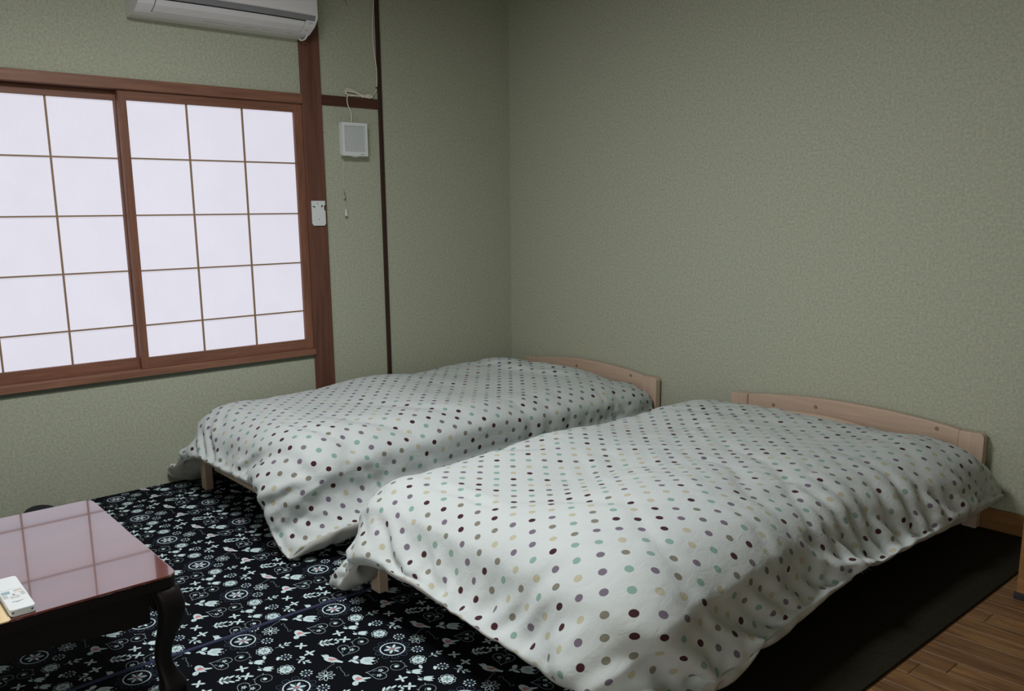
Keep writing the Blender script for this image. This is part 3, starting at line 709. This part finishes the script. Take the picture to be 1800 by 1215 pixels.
# ------------------------------------------------------------------ wall fittings
AY0, AY1 = -2.137, -1.338
ac = thing('air_conditioner', 'white wall-mounted air conditioner above the shoji window, cut off by the top of the picture', 'air conditioner', (0, (AY0+AY1)/2, 2.036))
PR = [(.001, 2.036), (.075, 2.036), (.108, 2.042), (.132, 2.052), (.165, 2.066), (.190, 2.084), (.2035, 2.100), (.206, 2.112), (.204, 2.20), (.196, 2.29), (.18, 2.315), (.001, 2.32)]
def acx(x, t): return x*(1-.085*abs(2*t-1)**2.6*min(1, x/.19)) if x > .01 else x
def acmesh(i0, i1, t0, t1, off, thick=None, n=28, pts=None):
    p = pts or PR[i0:i1+1]; V = []; F = []; m = len(p)
    nr = []
    for k in range(m):
        a = p[max(0, k-1)]; b = p[min(m-1, k+1)]; d = Vector((b[0]-a[0], b[1]-a[1])).normalized(); nr.append((d.y, -d.x))
    for lay in ((off,) if thick is None else (off-thick, off)):
        for j in range(n+1):
            t = t0+(t1-t0)*j/n
            for k in range(m): V.append((acx(p[k][0]+nr[k][0]*lay, t), (AY1-AY0)*(t-.5), p[k][1]+nr[k][1]*lay-2.036))
    L_ = (n+1)*m
    for lay in range(1 if thick is None else 2):
        for j in range(n):
            for k in range(m-1):
                q = (lay*L_+j*m+k, lay*L_+(j+1)*m+k, lay*L_+(j+1)*m+k+1, lay*L_+j*m+k+1); F.append(q if lay else q[::-1])
    if thick is not None:
        for j in range(n):
            F.append((j*m, (j+1)*m, L_+(j+1)*m, L_+j*m)); F.append((j*m+m-1, L_+j*m+m-1, L_+(j+1)*m+m-1, (j+1)*m+m-1))
        for k in range(m-1):
            F.append((k, L_+k, L_+k+1, k+1)); q = n*m; F.append((q+k, q+k+1, L_+q+k+1, L_+q+k))
    return V, F
V, F = acmesh(0, 11, 0, 1, 0); m_ = len(PR); n_ = 28
F = [f[::-1] for f in F]+[(j*m_+m_-1, j*m_, (j+1)*m_, (j+1)*m_+m_-1) for j in range(n_)]+[tuple(range(m_)), tuple(n_*m_+k for k in range(m_))[::-1]]
o = obj('housing', (V, F), M_ACW, ac); bm = bmesh.new(); bm.from_mesh(o.data); bmesh.ops.recalc_face_normals(bm, faces=bm.faces); bm.to_mesh(o.data); bm.free()
def acp(part, *a, m=M_ACW, **k):
    o = obj(part, acmesh(*a, **k), m, ac, False); b = bmesh.new(); b.from_mesh(o.data); bmesh.ops.recalc_face_normals(b, faces=b.faces); b.to_mesh(o.data); b.free(); return o
acp('louver', 0, 0, .085, .925, .0022, .002, pts=[(.122, 2.0475), (.140, 2.0555), (.165, 2.066), (.188, 2.0825)])
acp('louver_gap', 0, 0, .08, .93, .0006, .0005, pts=[(.119, 2.0463), (.122, 2.0478)], m=M_DARKSLOT)
acp('outlet_gap', 0, 0, .082, .928, .0010, .001, pts=[(.1885, 2.083), (.1925, 2.087)], m=M_DARKSLOT)
for t0_ in (.0835, .9265): acp('louver_gap', 0, 0, t0_-.0014, t0_+.0014, .0007, .0006, n=1, pts=[(.122, 2.0478), (.140, 2.0555), (.165, 2.066), (.1885, 2.083)], m=M_DARKSLOT)
acp('accent_strip', 0, 0, .01, .985, .0012, .001, pts=[(.1935, 2.0880), (.2035, 2.1000), (.2055, 2.1090)], m=M_ACG)
acp('front_panel', 0, 0, .004, .996, .003, .003, pts=[(.2062, 2.112), (.204, 2.20), (.196, 2.285)])
for k in range(5): acp('printed_mark', 0, 0, .955-(.004 if k in (0, 4) else 0), .962+(.014 if k in (0, 4) else 0), .0005, .0004, n=1, pts=[(.135+k*.0125, 2.0535+k*.0060), (.137+k*.0125, 2.0545+k*.0060)], m=M_INK_G)
for a_, b_ in ((.36, .50), (.53, .545), (.60, .66), (.70, .76), (.86, .89)): acp('intake_slot', 0, 0, a_, b_, .0004, .0003, n=4, pts=[(.098, 2.0402), (.1005, 2.0406)], m=M_INK_G)
acp('printed_mark', 0, 0, .945, .968, .0036, .0004, n=1, pts=[(.2048, 2.137), (.2047, 2.1425)], m=M_INK_G)
obj('drain_clip', tube(smoothpath([(.04, .372, .004), (.055, .378, -.012), (.085, .385, -.010), (.10, .388, .006)], 5), .0035, 8), M_ACW, ac, True)
fn = thing('ventilation_fan', 'small square white ventilation fan with slatted grille, beside the dark pillar', 'fan', (0, -1.0815, 1.584))
obj('back_box', box(.001, .030, -.064, .066, -.072, .078, .003), M_WHITE, fn)
bm = bmesh.new()
for a in ((-.0735, -.0605, -.081, .081), (.0605, .0735, -.081, .081), (-.0605, .0605, -.081, -.061), (-.0605, .0605, .065, .081)): abox(bm, .028, .050, a[0], a[1], a[2], a[3])
bm2 = bmesh.new(); bm2.from_mesh((lambda m: (bm.to_mesh(m), m)[1])(bpy.data.meshes.new('t'))); bmesh.ops.remove_doubles(bm2, verts=bm2.verts, dist=1e-5)
obj('front_frame', bm2, M_WHITE, fn)
obj('grille_recess', box(.030, .036, -.0605, .0605, -.061, .065), plain('dark_grille_recess', lin(26, 29, 29), .9), fn)
for k in range(18): yv = -.0575+k*.00676; obj('slat', box(.040, .0470, yv-.0013, yv+.0013, -.0609, .0649), M_WHITE, fn)
obj('pull_tab', box(.02, .046, -.012, .018, -.0855, -.081, .001), M_WHITE, fn)
obj('printed_mark', box(.050, .0503, .028, .052, -.0745, -.0715), M_INK_G, fn)
# its cord, bundled on the rail and running up the batten
xr = .019
cp = smoothpath([(.016, -1.080, 1.660), (.018, -1.078, 1.69), (.019, -1.083, 1.72), (.021, -1.098, 1.752), (.022, -1.102, 1.775), (xr, -1.094, 1.797), (xr, -1.070, 1.802), (xr, -1.03, 1.802), (xr, -.99, 1.800), (xr-.003, -.955, 1.801), (.008, -.938, 1.812), (.006, -.918, 1.838), (.006, -.9115, 1.88), (.006, -.9115, 1.95), (.006, -.921, 2.02), (.006, -.927, 2.10), (.006, -.924, 2.18), (.006, -.914, 2.27), (.006, -.911, 2.40)], 8)
cd = thing('power_cord', 'white power cord looped on the brown rail and running up beside the thin batten', 'cord', (0, -1.0, 1.8))
def cobj(n, bm_, m, sm=True): o_ = obj(n, bm_, m, cd, sm); o_.data.transform(Matrix.Translation((0, 1.0, -1.8))); return o_
cobj('cable', tube(cp, .0024, 8), M_CORD)
for k, (dz, L_, dx_) in enumerate(((.030, -1.108, .0), (.018, -1.106, .003), (.024, -1.100, .006))):
    cobj('loop', tube(smoothpath([(xr-dx_, -1.00, 1.799+k*.001), (xr-dx_, -1.04, 1.806+dz*.35), (xr-dx_, -1.075, 1.802+dz*.9), (xr-dx_, L_+.01, 1.802+dz*.9), (xr-dx_, L_, 1.802+dz*.4), (xr-dx_, L_+.02, 1.800), (xr-dx_, -1.05, 1.8005), (xr-dx_, -1.00, 1.8)], 7), .0024, 8), M_CORD)
    cobj('loop', tube(smoothpath([(xr-dx_, -1.01, 1.800), (xr-dx_, -.985, 1.803+k*.003), (xr-dx_, -.958, 1.806+k*.003), (xr-dx_, -.951, 1.800), (xr-dx_, -.965, 1.796), (xr-dx_, -1.0, 1.798)], 6), .0026, 8), M_CORD)
cobj('cable_tie', box(.010, .024, -1.012, -1.004, 1.795, 1.808, .002), M_CORD); cobj('cable_clip', box(.0, .010, -.917, -.905, 1.846, 1.854, .001), M_DARKSLOT)
pc = thing('pull_cord', 'fan pull cord with rusty hook and small white knob, below the ventilation fan', 'cord', (0, -1.128, 1.30))
def pobj(n, bm_, m): o_ = obj(n, bm_, m, pc, True); o_.data.transform(Matrix.Translation((0, 1.128, -1.30))); return o_
pobj('string', tube([(.022, -1.139, 1.512), (.012, -1.134, 1.42), (.008, -1.1315, 1.328), (.007, -1.129, 1.24)], .0005, 6), M_CORD)
pobj('hook', tube(smoothpath([(.006, -1.132, 1.336), (.007, -1.1305, 1.315), (.008, -1.1285, 1.300), (.008, -1.132, 1.290), (.008, -1.136, 1.286)], 5), .0018, 8), M_RUST)
pobj('hook', tube(smoothpath([(.008, -1.1285, 1.296), (.008, -1.1245, 1.290), (.008, -1.1215, 1.282)], 4), .0013, 8), M_RUST)
pobj('knob', tube([(.008, -1.1285, 1.241), (.008, -1.1285, 1.236), (.008, -1.128, 1.226), (.008, -1.127, 1.212), (.008, -1.127, 1.206)], [.0022, .0040, .0048, .0060, .0058], 12), M_WHITE)
pobj('knob_rim', tube([(.008, -1.127, 1.2055), (.008, -1.127, 1.197)], [.0060, .0045], 12), plain('grey_rubber', lin(120, 122, 108), .6))
hk = obj('wire_hook', tube(smoothpath([(.006, -1.080, 2.40), (.006, -1.082, 2.30), (.006, -1.080, 2.255), (.010, -1.077, 2.238), (.008, -1.074, 2.226)], 6), .0016, 8), M_ACG, None, True); tag(hk, 'thin grey wire hook hanging high on the wall above the ventilation fan', 'hook')
rh = thing('remote_holder', 'empty white plastic remote holder screwed to the dark pillar', 'holder', (.014, -1.2915, 1.221))
PRF = [(-.037, .061), (-.037, -.050), (-.030, -.061), (.030, -.061), (.037, -.050), (.037, .012), (.030, .016), (.030, .036), (.037, .040), (.037, .061)]
obj('back_plate', prism(PRF, 0, .0002, .010, .0015), M_WHITE, rh)
for yv, zv, a, b in ((-.028, .033, .006, .0022), (-.024, .030, .0022, .004), (.019, .036, .0045, .0028), (.016, .033, .002, .005)): obj('slot', box(.0100, .0104, yv-a, yv+a, zv-b, zv+b), M_DARKSLOT, rh)
for yv, zv in ((-.006, .047), (-.002, -.030)):
    b = bmesh.new(); bmesh.ops.create_cone(b, cap_ends=True, segments=12, radius1=.0028, radius2=.002, depth=.0015, matrix=Matrix.Translation((.0106, yv, zv))@Matrix.Rotation(PI/2, 4, 'Y')); obj('screw', b, M_ACG, rh)
# navy floor cushion behind the table
o = obj('floor_cushion', cushion(0, 0, 0, .12, .065, .024, 2.4, 40, 16, .0), M_NAVY, None, True); o.location = (.17, -2.695, .029)
tag(o, 'small dark navy cushion on the floor by the window wall, behind the low table', 'cushion')
